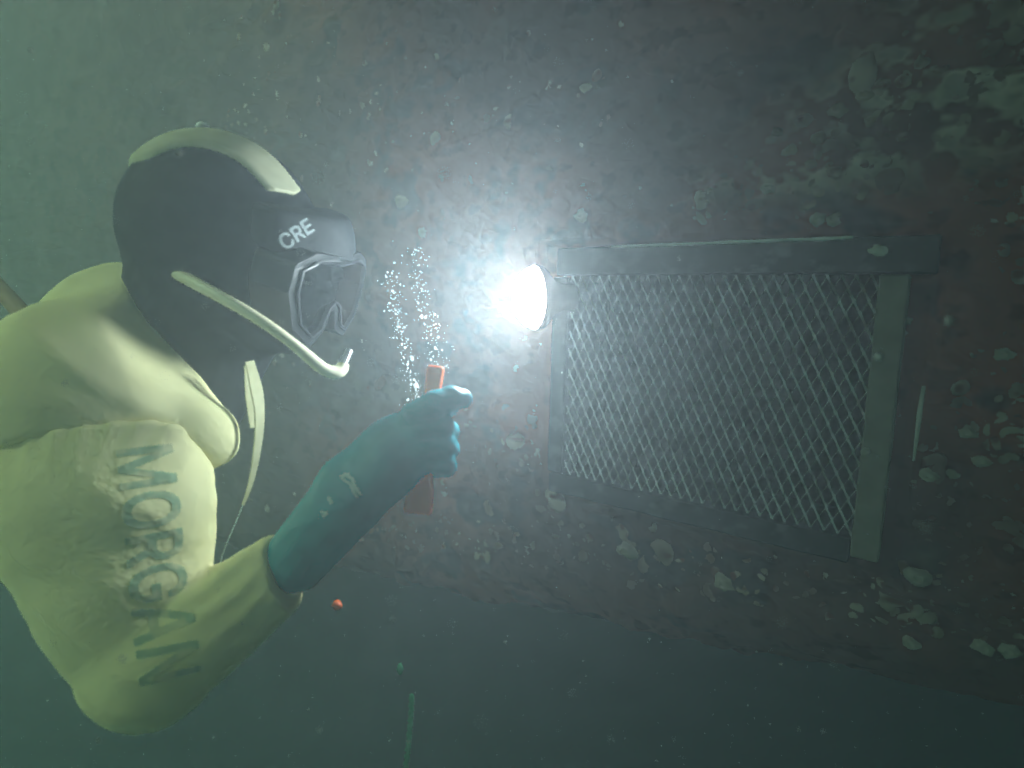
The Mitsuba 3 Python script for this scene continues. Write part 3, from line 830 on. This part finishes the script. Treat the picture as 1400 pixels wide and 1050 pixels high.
# ------------------------------------------------------------------ torch
LP, LN = C(734, 407, 0.77), unit([-0.94, 0.06, -0.34])
def along(profile, o, axis, sides=36):
    axis = unit(axis)
    a = unit(np.cross(axis, [0.1, 1, 0.2]))
    b = np.cross(axis, a)
    ang = np.arange(sides) * 2 * np.pi / sides
    v = np.vstack([o + axis * h + r * (np.cos(ang)[:, None] * a + np.sin(ang)[:, None] * b) for h, r in profile])
    f = []
    for i in range(len(profile) - 1):
        for j in range(sides):
            p, q = i * sides + j, i * sides + (j + 1) % sides
            f += [[p, q, q + sides], [p, q + sides, p + sides]]
    return trimesh.Trimesh(to_world(v), f, process=False)
LR = 0.039
tag('dive_torch', 'glaring white dive torch beside the top corner of the mesh screen', 'torch')
add('dive_torch__body', along([(0.004, LR + 0.0005), (0.005, LR + 0.002), (0.0, LR + 0.0025), (-0.006, LR + 0.001), (-0.022, LR - 0.016), (-0.034, 0.018), (-0.052, 0.017), (-0.055, 0.0)], LP, LN), 'torch_black', 35)
disc = along([(0.004, LR)] + [(0.004 + 0.026 * math.sin(t), LR * math.cos(t)) for t in np.linspace(0.2, 1.56, 8)], LP, LN)
nrm = disc.face_normals.mean(0)
if nrm @ to_world(LN) < 0:
    disc.invert()
scene['dive_torch__glowing_lens'] = mikit.ply(disc, 'torch_black', emitter={'type': 'area', 'radiance': {'type': 'rgb', 'value': [LAMP * 0.90, LAMP, LAMP * 1.07]}})
labels['dive_torch__glowing_lens'] = {'label': 'blazing white lens of the torch'}
tail, foot = to_world(LP - LN * 0.048), wallpt(752, 412, D - 0.012)
add('dive_torch__stalk', tube(spline([tail, tail * 0.5 + foot * 0.5 + [0, 0, 0.012], foot], 20), 0.0055, 10), 'torch_black', 40)
add('dive_torch__clamp', boxm(foot - [0.016, 0.004, 0.016], foot + [0.016, 0.022, 0.016], 0.002), 'torch_black', 30)

# ------------------------------------------------------------------ bubbles and drifting specks
def specks(centres, radii, seed, sub=1):
    r = np.random.default_rng(seed)
    ico = trimesh.creation.icosphere(subdivisions=sub, radius=1.0)
    v0, f0 = np.array(ico.vertices), np.array(ico.faces)
    V = np.vstack([c + v0 * s * r.uniform(0.6, 1.3, 3) for c, s in zip(centres, radii)])
    F = np.vstack([f0 + i * len(v0) for i in range(len(radii))])
    return trimesh.Trimesh(V, F, process=False)
def stream(path, spread, n, dep, seed):
    r = np.random.default_rng(seed)
    p = np.array(path, float)
    t = r.uniform(0, 1, n)
    px = np.interp(t, np.linspace(0, 1, len(p)), p[:, 0]) + r.normal(0, spread, n)
    py = np.interp(t, np.linspace(0, 1, len(p)), p[:, 1]) + r.normal(0, 5, n)
    d = dep + r.normal(0, 0.012, n)
    return [to_world(C(a, b, c)) for a, b, c in zip(px, py, d)], r.lognormal(math.log(0.0008), 0.45, n)
c, s = stream([(533, 365), (540, 410), (545, 450), (556, 490), (566, 530), (568, 560)], 7.0, 300, 0.90, 1)
add('bubble_stream', specks(c, s, 1), 'bubble_skin', True, 'left of two rising columns of tiny bubbles between mask and glove', 'bubbles', None, 'stuff')
c, s = stream([(571, 340), (573, 380), (580, 420), (592, 450), (598, 480), (602, 512)], 8.0, 240, 0.92, 2)
add('bubble_stream', specks(c, s, 2), 'bubble_skin', True, 'right of two rising columns of tiny bubbles, nearer the torch', 'bubbles', None, 'stuff')
def bubble(px, py, dep, r, label):
    m = trimesh.creation.icosphere(3, 1.0)
    m.vertices = m.vertices * [r, r, r * 0.8] + to_world(C(px, py, dep))
    add('air_bubble', m, 'bubble_skin', True, label, 'bubble')
hp = hit(hood_sd, 282, 186)
bubble(277, 174, 0.775, 0.0085, 'flattened air bubble resting on top of the hood band')
bubble(170, 291, 0.78, 0.0065, 'small air bubble clinging to the back of the hood')
n = 2600
dep = 0.24 + 2.3 * rng.uniform(0, 1, n) ** 0.8
pxs, pys = rng.uniform(-80, 1480, n), rng.uniform(-60, 1110, n)
pts = np.array([to_world(C(a, b, d)) for a, b, d in zip(pxs, pys, dep)])
sz = rng.lognormal(math.log(0.00062), 0.6, n)
keep = (pts[:, 1] < D - 0.05) | (pts[:, 2] < -0.66)
keep &= ~((pxs < 660) & (dep > 0.5) & (dep < 1.0)) | (pys > 1000)
add('drifting_specks', specks(pts[keep], sz[keep], 3, 0), 'snow', True, 'pale specks of silt drifting through the water', 'particles', None, 'stuff')
